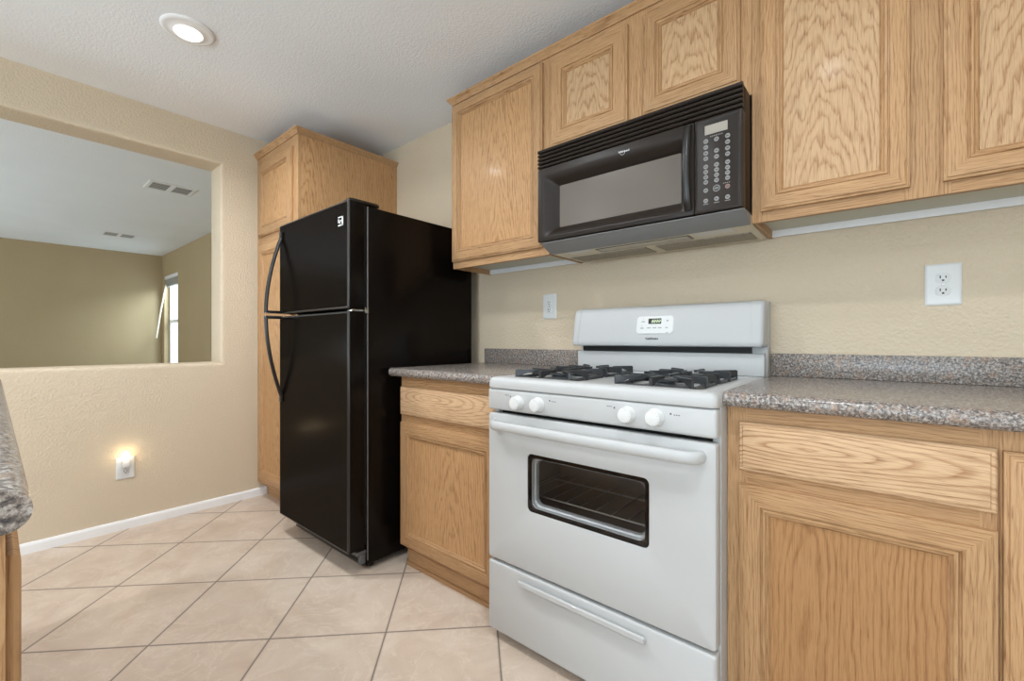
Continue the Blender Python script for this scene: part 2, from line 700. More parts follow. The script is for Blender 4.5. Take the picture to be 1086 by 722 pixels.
def panel_door(name, x0, x1, z0, z1, yf, parent, fw=0.062, th=0.019, pm=None, fw_l=None, grooves=True, style='mitre'):
    """framed door facing -y, front at yf: mitred frame, stepped bead, flat panel as sub-part"""
    b = yf + th

    def R(i, d):
        return rr(x0 + i, x1 - i, z0 + i, z1 - i, 0, 0, fy, d)
    L = [R(0, b), R(0, yf + .007), R(.002, yf + .0055), R(.0065, yf + .0050), R(.0075, yf + .0012), R(.011, yf)]
    w0 = fw - .022
    L += [R(w0, yf), R(w0 + .0015, yf + .0045), R(w0 + .004, yf + .0050), R(w0 + .006, yf + .0015), R(w0 + .011, yf + .0022), R(w0 + .014, yf + .0075), R(w0 + .016, yf + .0080), R(w0 + .0185, yf + .0060), R(w0 + .022, yf + .0112), R(w0 + .022, b)]
    m = MB()
    m.nest(L + [L[0]], mi=(1, 0, 1, 0))
    d = part(name, m, [OAK_V, OAK_H], parent)
    m = MB()
    m.box(x0 + fw - .0005, x1 - fw + .0005, yf + .0110, b - .001, z0 + fw - .0005, z1 - fw + .0005)
    part('panel', m, pm or OAK_P, d, smooth=False)
    return d


def slab_drawer(x0, x1, z0, z1, yf, parent, th=0.019):
    b = yf + th

    def R(i, d):
        return rr(x0 + i, x1 - i, z0 + i, z1 - i, 0, 0, fy, d)
    m = MB()
    m.nest([R(0, b), R(0, yf + .008), R(.003, yf + .0045), R(.008, yf + .004), R(.010, yf + .001), R(.014, yf)], cap0=0, cap1=0, mi=0)
    return part('drawer', m, OAK_DR, parent)


YU = 1.575   # upper face frames
YUD = 1.556  # upper door fronts
ZU0, ZU1 = 1.437, 2.300


def upper(label, x0, x1, z0, stiles, rails, doors, left_end=False, under=True):
    t = thing('wall_cabinet', label, 'cabinet', ((x0 + x1) / 2, 1.7, z0), 'oak wall cabinets above the counter')
    m = MB()
    zb = z0 + .026
    yb = YW - .0015
    m.box(x0, x0 + .012, YU + .019, yb, z0, ZU1)
    m.box(x1 - .012, x1, YU + .019, yb, z0, ZU1)
    m.box(x0 + .012, x1 - .012, YU + .019, yb, ZU1 - .012, ZU1)
    m.box(x0 + .012, x1 - .012, yb - .006, yb, z0 + .03, ZU1 - .012)
    part('carcass', m, OAK_V, t, smooth=False)
    m = MB()
    for a, b in stiles:
        m.box(a, b, YU, YU + .019, z0, ZU1, mi=0)
    for a, b, c, d in rails:
        m.box(a, b, YU + .0004, YU + .019, c, d, mi=1)
    part('face_frame', m, [OAK_V, OAK_H], t, smooth=False)
    if under:
        m = MB()
        m.box(x0 + .012, x1 - .012, YU + .019, yb - .006, zb, zb + .012)
        part('underside', m, GREYW, t, smooth=False, label='pale grey underside')
        m = MB()
        m.box(x0 + .012, x1 - .012, yb - .016, yb - .0062, z0 + .002, zb - .0002)
        part('mounting_rail', m, RAILW, t, smooth=False, label='white rail along the wall')
    for dd in doors:
        panel_door('door', *dd[:4], YUD, t, fw=dd[4], pm=dd[5])
    return t


XS0, XS1 = -1.0765, -0.3055   # range
MX0, MX1 = -1.109, -0.3135    # bay of the microwave
upper('oak wall cabinet with one door between the refrigerator and the microwave', -1.727, MX0, ZU0,
      [(-1.727, -1.70), (-1.15, MX0)], [(-1.70, -1.15, ZU0, ZU0 + .045), (-1.70, -1.15, 2.25, ZU1)],
      [(-1.725, -1.1385, 1.472, 2.288, .066, OAK_T)])
upper('short oak wall cabinet with two small doors right above the microwave', MX0 + .0005, MX1 - .0005, 1.853,
      [(MX0 + .0005, -1.08), (-.75, -.662), (-.362, MX1 - .0005)], [(-1.08, -.75, 1.853, 1.91), (-.662, -.362, 1.853, 1.91), (-1.08, -.75, 2.25, ZU1), (-.662, -.362, 2.25, ZU1)],
      [(-1.092, -.737, 1.899, 2.272, .078, OAK_P), (-.674, -.346, 1.899, 2.272, .070, OAK_P)], under=False)
upper('tall oak wall cabinet right of the microwave with two large doors', MX1 + .0005, .51, ZU0,
      [(MX1 + .0005, -.262), (.045, .142), (.46, .51)], [(-.262, .045, ZU0, ZU0 + .05), (.142, .46, ZU0, ZU0 + .05), (-.262, .045, 2.25, ZU1), (.142, .46, 2.25, ZU1)],
      [(-.2865, .0625, 1.468, 2.275, .062, OAK_P), (.126, .475, 1.468, 2.275, .064, OAK_P)])

CROWN = [(0, 0), (-.006, 0), (-.008, .006), (-.014, .010), (-.020, .020), (-.026, .024), (-.026, .032), (0, .032)]


def crown(name, corners, z):
    """moulding swept along corner points (x,y) with outward normals mitred; corners: list of ((x,y),(nx,ny))"""
    m = MB()
    rings = []
    for (x, y), (nx, ny) in corners:
        rings.append([m.bm.verts.new((x - nx * o, y - ny * o, z + h)) for o, h in CROWN])
    n = len(CROWN)
    for A, B in zip(rings, rings[1:]):
        for k in range(n):
            m.face((A[k], A[(k + 1) % n], B[(k + 1) % n], B[k]), 0)
    m.face(rings[0][::-1])
    m.face(rings[-1])
    return m


tag(part('crown_molding', crown('c', [((-1.727, YW - .002), (-1, 0)), ((-1.727, YU), (-1, -1)), ((.51, YU), (0, -1))], ZU1 - .005 + .0052), OAK_H, None),
    'oak crown molding along the tops of the wall cabinets', 'molding')

# ---- pantry
PX0, PX1, PY, PZ = XL + .001, -2.64, 1.172, 2.288
t = thing('pantry_cabinet', 'tall oak pantry cabinet behind the black refrigerator in the corner', 'cabinet', ((PX0 + PX1) / 2, 1.5, 0))
m = MB()
m.box(PX0, PX0 + .015, PY + .019, YW - .002, .1, PZ)
m.box(PX1 - .015, PX1, PY + .019, YW - .002, .0, PZ)
m.box(PX0 + .015, PX1 - .015, PY + .019, YW - .002, PZ - .015, PZ)
m.box(PX0 + .015, PX1 - .015, PY + .019, YW - .002, .1, .115)
m.box(PX0 + .015, PX1 - .015, YW - .012, YW - .002, .115, PZ - .015)
m.box(PX1, PX1 + .006, YW - .022, YW - .002, 0, PZ)
part('carcass', m, OAK_T, t, smooth=False)
m = MB()
for a, b in ((PX0, PX0 + .06), (PX1 - .06, PX1)):
    m.box(a, b, PY, PY + .019, .1, PZ, mi=0)
for c, d in ((.1, .15), (1.68, 1.78), (2.2, PZ)):
    m.box(PX0 + .06, PX1 - .06, PY + .0003, PY + .019, c, d, mi=1)
part('face_frame', m, [OAK_V, OAK_H], t, smooth=False)
panel_door('door', -3.205, -2.70, 1.752, 2.228, PY - .019, t, fw=.075, pm=OAK_T)
panel_door('door', -3.205, -2.70, .128, 1.695, PY - .019, t, fw=.075, pm=OAK_T)
m = MB()
m.box(PX0 + .015, PX1 - .015, 1.231, 1.244, 0, .099)
part('toe_kick', m, OAK_H, t, smooth=False)
part('crown', crown('c', [((PX0, PY), (0, -1)), ((PX1, PY), (1, -1)), ((PX1, YW - .002), (1, 0))], PZ + .0005), OAK_H, t)

# ---- base cabinets
YB = 1.239   # base face frame
YBD = 1.220  # drawer / door fronts
ZB0, ZB1 = .104, .892
yT = 1.272


def base_cab(label, x0, x1, stiles, rails, toe_x0, drawer, door, pm, end_left=False):
    t = thing('base_cabinet', label, 'cabinet', ((x0 + x1) / 2, 1.5, 0), 'oak base cabinets along the stove wall')
    m = MB()
    m.box(x0, x0 + .015, YB + .019, YW - .002, ZB0, ZB1)
    m.box(x1 - .015, x1, YB + .019, YW - .002, ZB0, ZB1)
    m.box(x0 + .015, x1 - .015, YB + .019, YW - .002, ZB0, ZB0 + .015)
    m.box(x0 + .015, x1 - .015, YW - .012, YW - .002, ZB0 + .015, ZB1)
    m.box(x0 + .015, x1 - .015, YB + .019, YW - .012, ZB1 - .015, ZB1)
    part('carcass', m, OAK_V, t, smooth=False)
    m = MB()
    for a, b in stiles:
        m.box(a, b, YB, YB + .019, ZB0, ZB1, mi=0)
    for a, b, c, d in rails:
        m.box(a, b, YB + .0004, YB + .019, c, d, mi=1)
    part('face_frame', m, [OAK_V, OAK_H], t, smooth=False)
    m = MB()
    m.box(toe_x0, x1, yT, yT + .015, .0, ZB0 - .0005, mi=0)
    m.box(toe_x0, x1, yT - .006, yT - .0002, .0, .018, mi=0)
    m.box(toe_x0, toe_x0 + .015, yT + .015, YW - .002, .0, ZB0 - .0005, mi=0)
    part('toe_kick', m, OAK_H, t, smooth=False)
    if drawer:
        slab_drawer(*drawer, YBD, t)
    panel_door('door', *door, YBD, t, fw=.070, pm=pm)
    return t


base_cab('narrow oak base cabinet between the refrigerator and the white range', -1.716, XS0 - .0015,
         [(-1.716, -1.68), (-1.13, XS0 - .0015)], [(-1.68, -1.13, .835, ZB1), (-1.68, -1.13, .66, .735), (-1.68, -1.13, ZB0, .14)],
         -1.712, (-1.708, -1.105, .718, .845), (-1.708, -1.105, .113, .682), OAK_T)
base_cab('wide oak base cabinet right of the white range with drawer over door', XS1 + .0015, .176,
         [(XS1 + .0015, -.258), (.15, .176)], [(-.258, .15, .835, ZB1), (-.258, .15, .665, .76), (-.258, .15, ZB0, .14)],
         XS1 + .003, (-.274, .172, .732, .856), (-.274, .173, .128, .698), OAK_S)
base_cab('oak base cabinet at the right edge of the photo with one tall door', .1765, .66,
         [(.1765, .22), (.615, .66)], [(.22, .615, .835, ZB1), (.22, .615, ZB0, .14)],
         .178, None, (.1800, .645, .128, .853), OAK_T)

# ---- countertops


def bullnose(yf, yb, z0, z1, n=6, back_round=False):
    r = (z1 - z0) / 2 * .96
    pts = [(yb, z0)]
    for k in range(n + 1):
        a = -PI / 2 - PI / 2 * k / n
        pts.append((yf + r + r * math.cos(a), z0 + r + r * math.sin(a)))
    for k in range(n + 1):
        a = PI - PI / 2 * k / n
        pts.append((yf + r + r * math.cos(a), z1 - r + r * math.sin(a)))
    pts.append((yb, z1))
    return pts


def counter(label, x0, x1, bx0):
    t = thing('countertop', label, 'countertop', ((x0 + x1) / 2, 1.5, ZB1), 'speckled countertops along the stove wall')
    m = MB()
    m.prism(bullnose(1.195, YW - .001, ZB1 + .001, .931), x0, x1, 'X')
    part('slab', m, GRAN, t)
    m = MB()
    m.box(bx0, x1, YW - .021, YW - .0012, .9312, 1.013, bevel=.003)
    part('backsplash', m, GRAN, t, label='low speckled upstand along the wall')
    return t


counter('short speckled grey brown countertop between the refrigerator and the range', -1.757, XS0 - .001, -1.757)
counter('long speckled grey brown countertop right of the white range', XS1 + .001, .68, XS1 + .001)

# ---- island at the left edge
IX = -.572
t = thing('island_countertop', 'speckled granite look counter end at the left edge of the photo', 'countertop', (-1.5, -.35, .896))
m = MB()
r = .0185
pts = bullnose(-.024, .66, .8962, .9335)
m.prism([(-y, z) for y, z in pts], -2.35, IX, 'X')
part('slab', m, GRAN, t)
t = thing('island_cabinet', 'oak island cabinet end under the counter at the left edge', 'cabinet', (-1.5, -.35, 0))
m = MB()
m.box(-2.3, IX - .016, -.62, -.010, .1, .8955)
part('carcass', m, OAK_V, t, smooth=False)
m = MB()
m.box(IX - .0155, IX - .004, -.62, .008, .1, .8955)
part('end_panel', m, OAK_V, t, smooth=False)
m = MB()
m.box(-2.3, IX - .016, -.0095, .006, .1, .8955)
part('face_frame', m, OAK_V, t, smooth=False)
for k in range(3):
    x1 = IX - .018 - k * .57
    m = MB()
    m.nest([rr(x1 - .55 + i, x1 - i, .70 + i, .872 - i, 0, 0, fy, d) for i, d in ((0, .0062), (0, .013), (.004, .017), (.012, .018))], cap0=0, cap1=0, mi=0)
    part('drawer', m, OAK_V, t)
    m = MB()
    m.nest([rr(x1 - .55 + i, x1 - i, .12 + i, .68 - i, 0, 0, fy, d) for i, d in ((0, .0062), (0, .013), (.004, .017), (.05, .018), (.06, .010))], cap0=0, cap1=0, mi=0)
    part('door', m, OAK_V, t)
m = MB()
m.box(-2.3, IX - .03, -.55, -.07, 0, .0995)
part('plinth', m, OAK_H, t, smooth=False)

# ================================================================== REFRIGERATOR
FX0, FX1 = -2.522, -1.800
FYD, FYB, FYE = 1.018, 1.112, 1.783
FZ = 1.688
ref = thing('refrigerator', 'tall black top freezer refrigerator standing beside the pantry', 'refrigerator', ((FX0 + FX1) / 2, 1.4, 0))
m = MB()
m.box(FX0 + .004, FX1, FYB, FYE, .03, FZ - .012, bevel=.004)
part('body', m, FRIDGE, ref)
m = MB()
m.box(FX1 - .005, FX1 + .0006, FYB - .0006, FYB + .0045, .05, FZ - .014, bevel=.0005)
part('edge_glint_strip', m, plain('edge_glint_grey', (98, 95, 93), .35), ref, label='thin grey strip painted as the highlight on the case edge')  # added grey strip stands in for the highlight along the case edge
ZSP = 1.197


def fdoor(name, z0, z1, x1=FX1 - .003):
    m = MB()
    f = lambda i, d: rr(FX0 + i, x1 - i, z0 + i, z1 - i, .004, 2, fy, d)
    m.nest([f(.006, FYB - .010), f(0, FYB - .014), f(0, FYD + .009)], cap0=0, mi=0)
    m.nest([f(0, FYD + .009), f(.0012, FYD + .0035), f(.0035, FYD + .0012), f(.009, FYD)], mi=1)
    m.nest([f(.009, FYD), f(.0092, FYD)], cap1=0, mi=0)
    d = part(name, m, [FRIDGE, FEDGE_GLINT], ref)
    g = MB()
    g.box(FX0 + .012, x1 - .010, FYB - .0098, FYB - .0002, z0 + .01, z1 - .01)
    part('gasket', g, DARK, d, smooth=False)
    return d


fd = fdoor('freezer_door', ZSP + .006, FZ)
rd = fdoor('refrigerator_door', .108, ZSP - .006)


def fhandle(zend, zmid, parent):
    """bowed bar: tapers into the door at its end, stands off most at the door split"""
    pts, rad = [], []
    n = 18
    x = -2.487
    for k in range(n + 1):
        s = k / n
        z = zend + (zmid - zend) * s
        y = FYD - .004 - .078 * math.sin(s * PI / 2 * .98) ** .9
        pts.append((x, y, z))
        rad.append(.0095 + .004 * min(1, (1 - s) * 1.0))
    m = MB()
    m.tube(pts, .009, 12, r2=.012, up=(0, -1, 0))
    up = 1 if zend > zmid else -1
    m.box(x - .012, x + .012, FYD - .086, FYD + .001, min(zmid, zmid + up * .012), max(zmid, zmid + up * .012), bevel=.003)
    m.box(x - .012, x + .012, FYD - .012, FYD + .0005, min(zend - .004, zend + up * .03), max(zend - .004, zend + up * .03), bevel=.003)
    h = part('handle', m, BLKP, parent)
    c = MB()
    c.box(x - .0125, x + .0125, FYD - .0875, FYD - .001, zmid - up * .0035, zmid - up * .0002, bevel=.0012)
    part('handle_tip', c, CHROME, h, label='metallic strip at the end of the handle')
    return h


fhandle(1.617, ZSP + .010, fd)
fhandle(.757, ZSP - .010, rd)
m = MB()
m.box(FX0 + .03, FX1 - .02, FYD + .035, FYE - .1, FZ - .0118, FZ - .006)
m.prism([(FX1 - .085, FYD + .02), (FX1 - .012, FYD + .012), (FX1 - .006, FYD + .03), (FX1 - .006, FYB + .055), (FX1 - .02, FYB + .075), (FX1 - .085, FYB + .075)], FZ + .0005, FZ + .011, 'Z')
part('hinge_cover', m, BLKP, ref)
m = MB()
m.box(FX1 - .05, FX1 - .008, FYD + .022, FYB - .001, ZSP - .0045, ZSP + .0045, bevel=.001)
m.box(FX1 - .004, FX1 + .003, FYB - .014, FYB + .004, ZSP - .014, ZSP + .014, bevel=.002)
part('hinge', m, CHROME, ref, label='metal hinge between the doors')
m = MB()
m.box(FX0 + .02, FX1 - .02, FYB - .012, FYB - .0005, .022, .104)
for k in range(5):
    m.box(FX0 + .05, FX1 - .05, FYB - .017, FYB - .0122, .032 + k * .014, .039 + k * .014)
part('base_grille', m, BLKP, ref, smooth=False)
m = MB()
m.box(FX1 - .050, FX1 - .008, FYD + .045, FYB - .0005, .082, .098, bevel=.002)
m.box(FX1 - .030, FX1 - .010, FYD + .062, FYB - .0005, .035, .0815, bevel=.004)
part('bottom_hinge', m, GREYM, ref, label='grey metal bottom hinge bracket')
for x in (FX0 + .05, FX1 - .05):
    for y in (FYB + .04, FYE - .06):
        m = MB()
        m.lathe([(.018, 0), (.02, .003), (.02, .02), (.012, .0305)], (x, y, 0), 'Z', 16)
        part('foot', m, BLKP, ref)
# maker's badge: a small square of light strokes
m = MB()
bx, bz, s = -1.867, 1.600, .0225
by = FYD - .0006
m.box(bx - s, bx + s, by, FYD + .0003, bz + s * .72, bz + s * .95)
m.box(bx + s * .45, bx + s, by, FYD + .0003, bz - s * .9, bz + s * .95)
m.box(bx - s, bx + s, by, FYD + .0003, bz - s * .95, bz - s * .68)
m.box(bx - s, bx - s * .6, by, FYD + .0003, bz - s * .3, bz + s * .5)
m.box(bx - s * .4, bx + s * .3, by, FYD + .0003, bz - s * .05, bz + s * .25)
m.box(bx - s * .35, bx - s * .05, by, FYD + .0003, bz - s * .5, bz + s * .1)
part('badge', m, SILVER, fd, smooth=False, label='small silver emblem')

# ================================================================== RANGE
rng = thing('gas_range', 'white freestanding gas range with black grates between the base cabinets', 'stove', ((XS0 + XS1) / 2, 1.5, 0))
RX0, RX1 = XS0, XS1
RY = 1.150
m = MB()
m.box(RX0, RX0 + .02, 1.188, 1.838, .032, .892)
m.box(RX1 - .02, RX1, 1.188, 1.838, .032, .892)
m.box(RX0 + .02, RX1 - .02, 1.80, 1.838, .032, .892)
m.box(RX0 + .02, RX1 - .02, 1.188, 1.80, .032, .06)
m.box(RX0 + .02, RX1 - .02, 1.19, 1.75, .27, .295, mi=0)
part('body', m, WHITE, rng, smooth=False)
m = MB()
m.box(RX0 + .0205, RX1 - .0205, 1.205, 1.22, .785, .83)
part('vent_gap', m, DARK, rng, smooth=False, label='dark gap under the control panel')
# oven cavity, open to the front
OX0, OX1, OY0, OY1, OZ0, OZ1 = -1.005, -.375, 1.206, 1.50, .33, .765
CAV = plain('oven_interior', (150, 136, 124), 0.4)
m = MB()
m.nest([rr(OX0, OX1, OZ0, OZ1, .02, 3, fy, OY0), rr(OX0, OX1, OZ0, OZ1, .02, 3, fy, OY1)], cap1=0, mi=0)
m.nest([rr(OX0, OX1, OZ0, OZ1, .02, 3, fy, OY0), rr(OX0 - .05, OX1 + .05, OZ0 - .03, OZ1 + .02, .02, 3, fy, OY0)], mi=0)
part('oven_cavity', m, CAV, rng, recalc=False)
RACK = plain('rack_wire', (196, 192, 184), 0.3, metal=0.8)
m = MB()
zr = .517
for y in (1.235, 1.425):
    m.tube([(OX0 + .012, y, zr), (OX1 - .012, y, zr)], .0032, 8)
for x in (OX0 + .012, OX1 - .012):
    m.tube([(x, 1.235, zr), (x, 1.48, zr)], .0032, 8)
for k in range(11):
    x = OX0 + .012 + (k + .5) * (OX1 - OX0 - .024) / 11
    m.tube([(x, 1.237, zr + .003), (x, 1.48, zr + .003)], .0016, 6)
part('oven_rack', m, RACK, rng, label='wire rack seen through the glass')
# oven door
WXa, WXb, WZa, WZb = -.899, -.480, .4915, .6835
m = MB()
n = 4
o = lambda i, d, r=.008: rr(RX0 + .001 + i, RX1 - .002 - i, .288 + i, .8035 - i, r, n, fy, d)
h = lambda i, d, r=.016: rr(WXa + i, WXb - i, WZa + i, WZb - i, max(r - i, .003), n, fy, d)
m.nest([o(.002, 1.187), o(0, 1.184), o(0, RY + .007), o(.002, RY + .002), o(.007, RY), h(-.004, RY), h(-.001, RY + .0012), h(0, RY + .004)], mi=0)
door = part('oven_door', m, WHITE, rng)
m = MB()
m.nest([h(0, RY + .004), h(.012, RY + .0045)], mi=0)
m.nest([h(.012, RY + .0045), h(.0125, RY + .009), o(.02, RY + .0092)], mi=0)
BLKG = plain('black_glass_border', (22, 22, 23), 0.15)
part('window_border', m, BLKG, door, label='black border of the oven window')
m = MB()
h2 = lambda i, d: rr(WXa + i, WXb - i, WZa + i, WZb - i, .022, n, fy, d)
m.nest([h2(.0128, RY + .010), h2(.0145, RY + .012), h2(.0150, RY + .020), h2(.020, RY + .024), h2(.022, RY + .0365)], mi=0)
part('inner_trim', m, plain('oven_trim_steel', (196, 200, 202), .3, metal=.5), door, label='grey metal trim inside the window')
m = MB()
m.nest([h(.0005, RY + .0030), h(.0005, RY + .0036)], cap0=0, cap1=0, mi=0)
part('window_glass', m, OVENGLASS, door, smooth=False)
# door handle
m = MB()
pts = []
zh = .768
xs, xe = -1.045, -.341
hy = RY - .034
for k in range(9):
    a = PI / 2 * k / 8
    pts.append((xs + .012 + .036 * (1 - math.cos(a)) - .012, RY + .004 - (RY + .004 - hy) * math.sin(a), zh))
mid = [(xs + .036 + (xe - xs - .072) * k / 12, hy - .006 * math.sin(PI * k / 12), zh) for k in range(1, 12)]
pts2 = [(xs + xe - p[0], p[1], p[2]) for p in pts][::-1]
m.tube(pts + mid + pts2, .0165, 14, r2=.011, up=(0, 0, 1))
part('handle', m, WHITE, door)
# control panel
m = MB()
c = lambda i, d: rr(RX0 - .0005 + i, RX1 - .001 - i, .8165 + i, .8895 - i, .006, 3, fy, d)
m.nest([c(.002, 1.20), c(0, 1.19), c(0, RY + .006), c(.002, RY + .002), c(.006, RY)], cap0=0, cap1=0, mi=0)
cp = part('control_panel', m, WHITE, rng)
for kx, kz in ((-.938, .8495), (-.853, .8505), (-.541, .853), (-.461, .854)):
    m = MB()
    m.lathe([(.0245, -.001), (.0245, .003), (.0225, .006), (.0215, .020), (.0195, .0245), (.012, .0262), (.003, .0262)], (kx, RY, kz), '-Y', 28)
    k = part('knob', m, WHITE2, rng)
    m = MB()
    for i in range(7):
        a = math.radians(-75 + i * 26)
        m.box(kx + .0165 * math.cos(a) - .0009, kx + .0165 * math.cos(a) + .0009, RY - .0266, RY - .0245, kz + .0165 * math.sin(a) - .0009, kz + .0165 * math.sin(a) + .0009)
    part('dial_marks', m, plain('pale_ink', (176, 178, 182), .6), k, smooth=False)
for mx, sgn in ((-.972, -1), (-.808, 1), (-.582, -1), (-.420, 1)):
    z = .868
    m = MB()
    m.box(mx - .0024, mx + .0024, RY - .0004, RY + .0004, z - .0024, z + .0024)
    for i in range(3):
        x = mx + sgn * (.010 + i * .006)
        m.box(x - .002, x + .002, RY - .0004, RY + .0004, z + .003 - .0012 - (0 if sgn < 0 else .005), z + .003 + .0012 - (0 if sgn < 0 else .005))
    part('burner_mark', m, MARK, cp, smooth=False)
# cooktop: rounded front lip, shallow well
m = MB()
ct = lambda i, z, r=.016: rr(RX0 - .0005 + i, RX1 + .0005 - i, RY - .003 + i, 1.785, r, 4, fz, z)
ct2 = lambda i, z, r=.02: rr(RX0 + i, RX1 - i, RY + i * 1.3, 1.735 - i * .2, r, 4, fz, z)
m.nest([ct(.004, .8915), ct(.001, .8930), ct(0, .897), ct(0, .914), ct(.003, .923), ct(.009, .929), ct(.018, .931), ct2(.042, .931), ct2(.048, .929), ct2(.056, .924)], cap0=0, cap1=0, mi=0)
ckt = part('cooktop', m, WHITE, rng)
ZG = .924
for gx in (-.886, -.497):
    for gy in (1.322, 1.575):
        # burner
        m = MB()
        m.lathe([(.062, 0), (.062, .002), (.055, .003), (.03, .0045), (.024, .012), (.034, .013), (.036, .018), (.03, .021), (.004, .022)], (gx, gy, ZG + .0002), 'Z', 28)
        part('burner', m, GREYM if gy < 1.4 else CAST, rng)
        # grate
        m = MB()
        a = .112
        z0 = ZG + .0004
        R_ = rr(gx - a, gx + a, gy - a, gy + a, .02, 3, fz, z0 + .0055)
        m.tube(R_, .0052, 8, closed=True)
        ztop = .957

        def finger(px, py, qx, qy, w=.0048):
            """upright plate from outer point p (full height) towards q, its lower edge rising inward"""
            d = Vector((qx - px, qy - py, 0))
            L = d.length
            d.normalize()
            s = Vector((-d.y, d.x, 0)) * w
            prof = [(0, z0), (.013, z0), (.020, ztop - .022), (L * .55, ztop - .011), (L, ztop - .009), (L, ztop - .001), (L * .5, ztop - .0005), (.006, ztop), (0, ztop - .003)]
            b = bmesh.new()
            A = [b.verts.new((px + d.x * t + s.x, py + d.y * t + s.y, z)) for t, z in prof]
            B = [b.verts.new((px + d.x * t - s.x, py + d.y * t - s.y, z)) for t, z in prof]
            b.faces.new(A)
            b.faces.new(B[::-1])
            k = len(prof)
            for i in range(k):
                b.faces.new((A[i], A[(i + 1) % k], B[(i + 1) % k], B[i]))
            m.merge(b)
        for ux, uy in ((1, 0), (-1, 0), (0, 1), (0, -1)):
            finger(gx + ux * (a + .008), gy + uy * (a + .006), gx + ux * .022, gy + uy * .022)
        for ux, uy in ((1, 1), (-1, 1), (1, -1), (-1, -1)):
            finger(gx + ux * (a + .002), gy + uy * a, gx + ux * .055, gy + uy * .055, .004)
        part('burner_grate', m, CAST, rng, smooth=False)
# backguard
m = MB()
m.box(RX0 + .004, RX1 - .004, 1.752, 1.79, .9312, 1.013, bevel=.005)
m.box(RX0 + .002, RX1 - .0015, 1.79, 1.8365, .893, 1.036, bevel=.002)
m.box(RX0 + .0005, RX1 - .0008, 1.8085, 1.8415, 1.013, 1.2025, bevel=.002)
bg = part('backguard_riser', m, WHITE, rng)
m = MB()
m.box(RX0 + .02, RX1 - .05, 1.776, 1.789, 1.0132, 1.036)
part('vent_slot', m, DARK, bg, smooth=False, label='dark vent slot')
prof = [(1.808, 1.0365), (1.722, 1.0365), (1.712, 1.040), (1.708, 1.048), (1.709, 1.06), (1.722, 1.13), (1.734, 1.180), (1.740, 1.193), (1.752, 1.201), (1.770, 1.204), (1.808, 1.204)]
m = MB()
m.prism(prof, RX0 + .034, RX1 - .040, 'X')
pn = part('backguard_panel', m, WHITE, rng)
big = [(y - .0012 if y < 1.79 else y, z) for y, z in prof]
m = MB()
m.prism(big, RX0 - .001, RX0 + .0335, 'X', bevel=.013, ends=(1, 0))
part('backguard_cap', m, WHITE, rng)
m = MB()
m.prism(big, RX1 - .0395, RX1 - .001, 'X', bevel=.013, ends=(0, 1))
part('backguard_cap', m, WHITE, rng)


def on_guard(u, v, d):
    """point on the sloping front of the backguard at height v, d proud of it"""
    s = (v - 1.06) / .12
    return (u, 1.709 + .025 * s - d, v)


m = MB()
g = lambda i, d: rr(-.769 + i, -.616 - i, 1.087 + i, 1.159 - i, .014, 4, on_guard, d)
m.nest([g(0, -.001), g(0, .003), g(.0015, .0042), g(.004, .0046)], cap0=0, cap1=0, mi=0)
ck = part('clock_panel', m, WHITE2, pn)
m = MB()
g = lambda d: rr(-.719, -.666, 1.127, 1.149, .001, 1, on_guard, d)
m.nest([g(.0040), g(.0052)], cap0=0, cap1=0, mi=0)
part('clock_display', m, plain('clock_black', (14, 17, 10), .2), ck, smooth=False, label='dark green lit clock display')
m = MB()
for i, x in enumerate((-.701, -.692, -.682, -.6725)):
    for dx, dz, hx, hz in ((0, .005, .003, .0008), (0, 0, .003, .0008), (0, -.005, .003, .0008), (.003, .0025, .0008, .0026), (-.003, -.0025, .0008, .0026)):
        m.nest([rr(x + dx - hx, x + dx + hx, 1.138 + dz - hz, 1.138 + dz + hz, 0, 0, on_guard, e) for e in (.0050, .0056)], cap0=0, cap1=0, mi=0)
part('clock_digits', m, LED, ck, smooth=False)
KEYG = plain('key_grey', (150, 154, 162), .5)
for x, z, wd, hh in ((-.741, 1.149, .003, .003), (-.741, 1.137, .014, .0045), (-.745, 1.121, .003, .003), (-.744, 1.1105, .013, .0045), (-.715, 1.111, .015, .004), (-.692, 1.111, .014, .004),
                     (-.670, 1.111, .014, .004), (-.641, 1.139, .008, .006), (-.643, 1.111, .010, .004), (-.640, 1.091, .006, .004)):
    m = MB()
    m.nest([rr(x - wd / 2, x + wd / 2, z - hh / 2, z + hh / 2, 0, 0, on_guard, e) for e in (.0040, .0052)], cap0=0, cap1=0, mi=0)
    part('clock_key', m, KEYG, ck, smooth=False)
lg = text('maker_lettering', 'TAPPAN', .0115, (-.702, 1.7095, 1.0665), plain('lettering_ink', (52, 52, 54), .5), pn, sx=1.25, bold=.0003)
# storage drawer
m = MB()
c = lambda i, d: rr(RX0 + .001 + i, RX1 - .002 - i, .034 + i, .277 - i, .006, 3, fy, d)
m.nest([c(.002, 1.187), c(0, 1.184), c(0, RY + .006), c(.002, RY + .002), c(.006, RY)], cap0=0, cap1=0, mi=0)
dr = part('storage_drawer', m, WHITE, rng)
m = MB()
m.prism([(RY + .001, .236), (RY - .014, .238), (RY - .0175, .241), (RY - .018, .254), (RY - .0155, .257), (RY - .012, .257), (RY - .011, .245), (RY + .001, .2435)], -.925, -.487, 'X', bevel=.001)
part('handle', m, WHITE, dr)
for x in (RX0 + .05, RX1 - .05):
    for y in (1.23, 1.78):
        m = MB()
        m.lathe([(.02, 0), (.022, .004), (.012, .012), (.012, .0325)], (x, y, 0), 'Z', 16)
        part('foot', m, BLKP, rng)

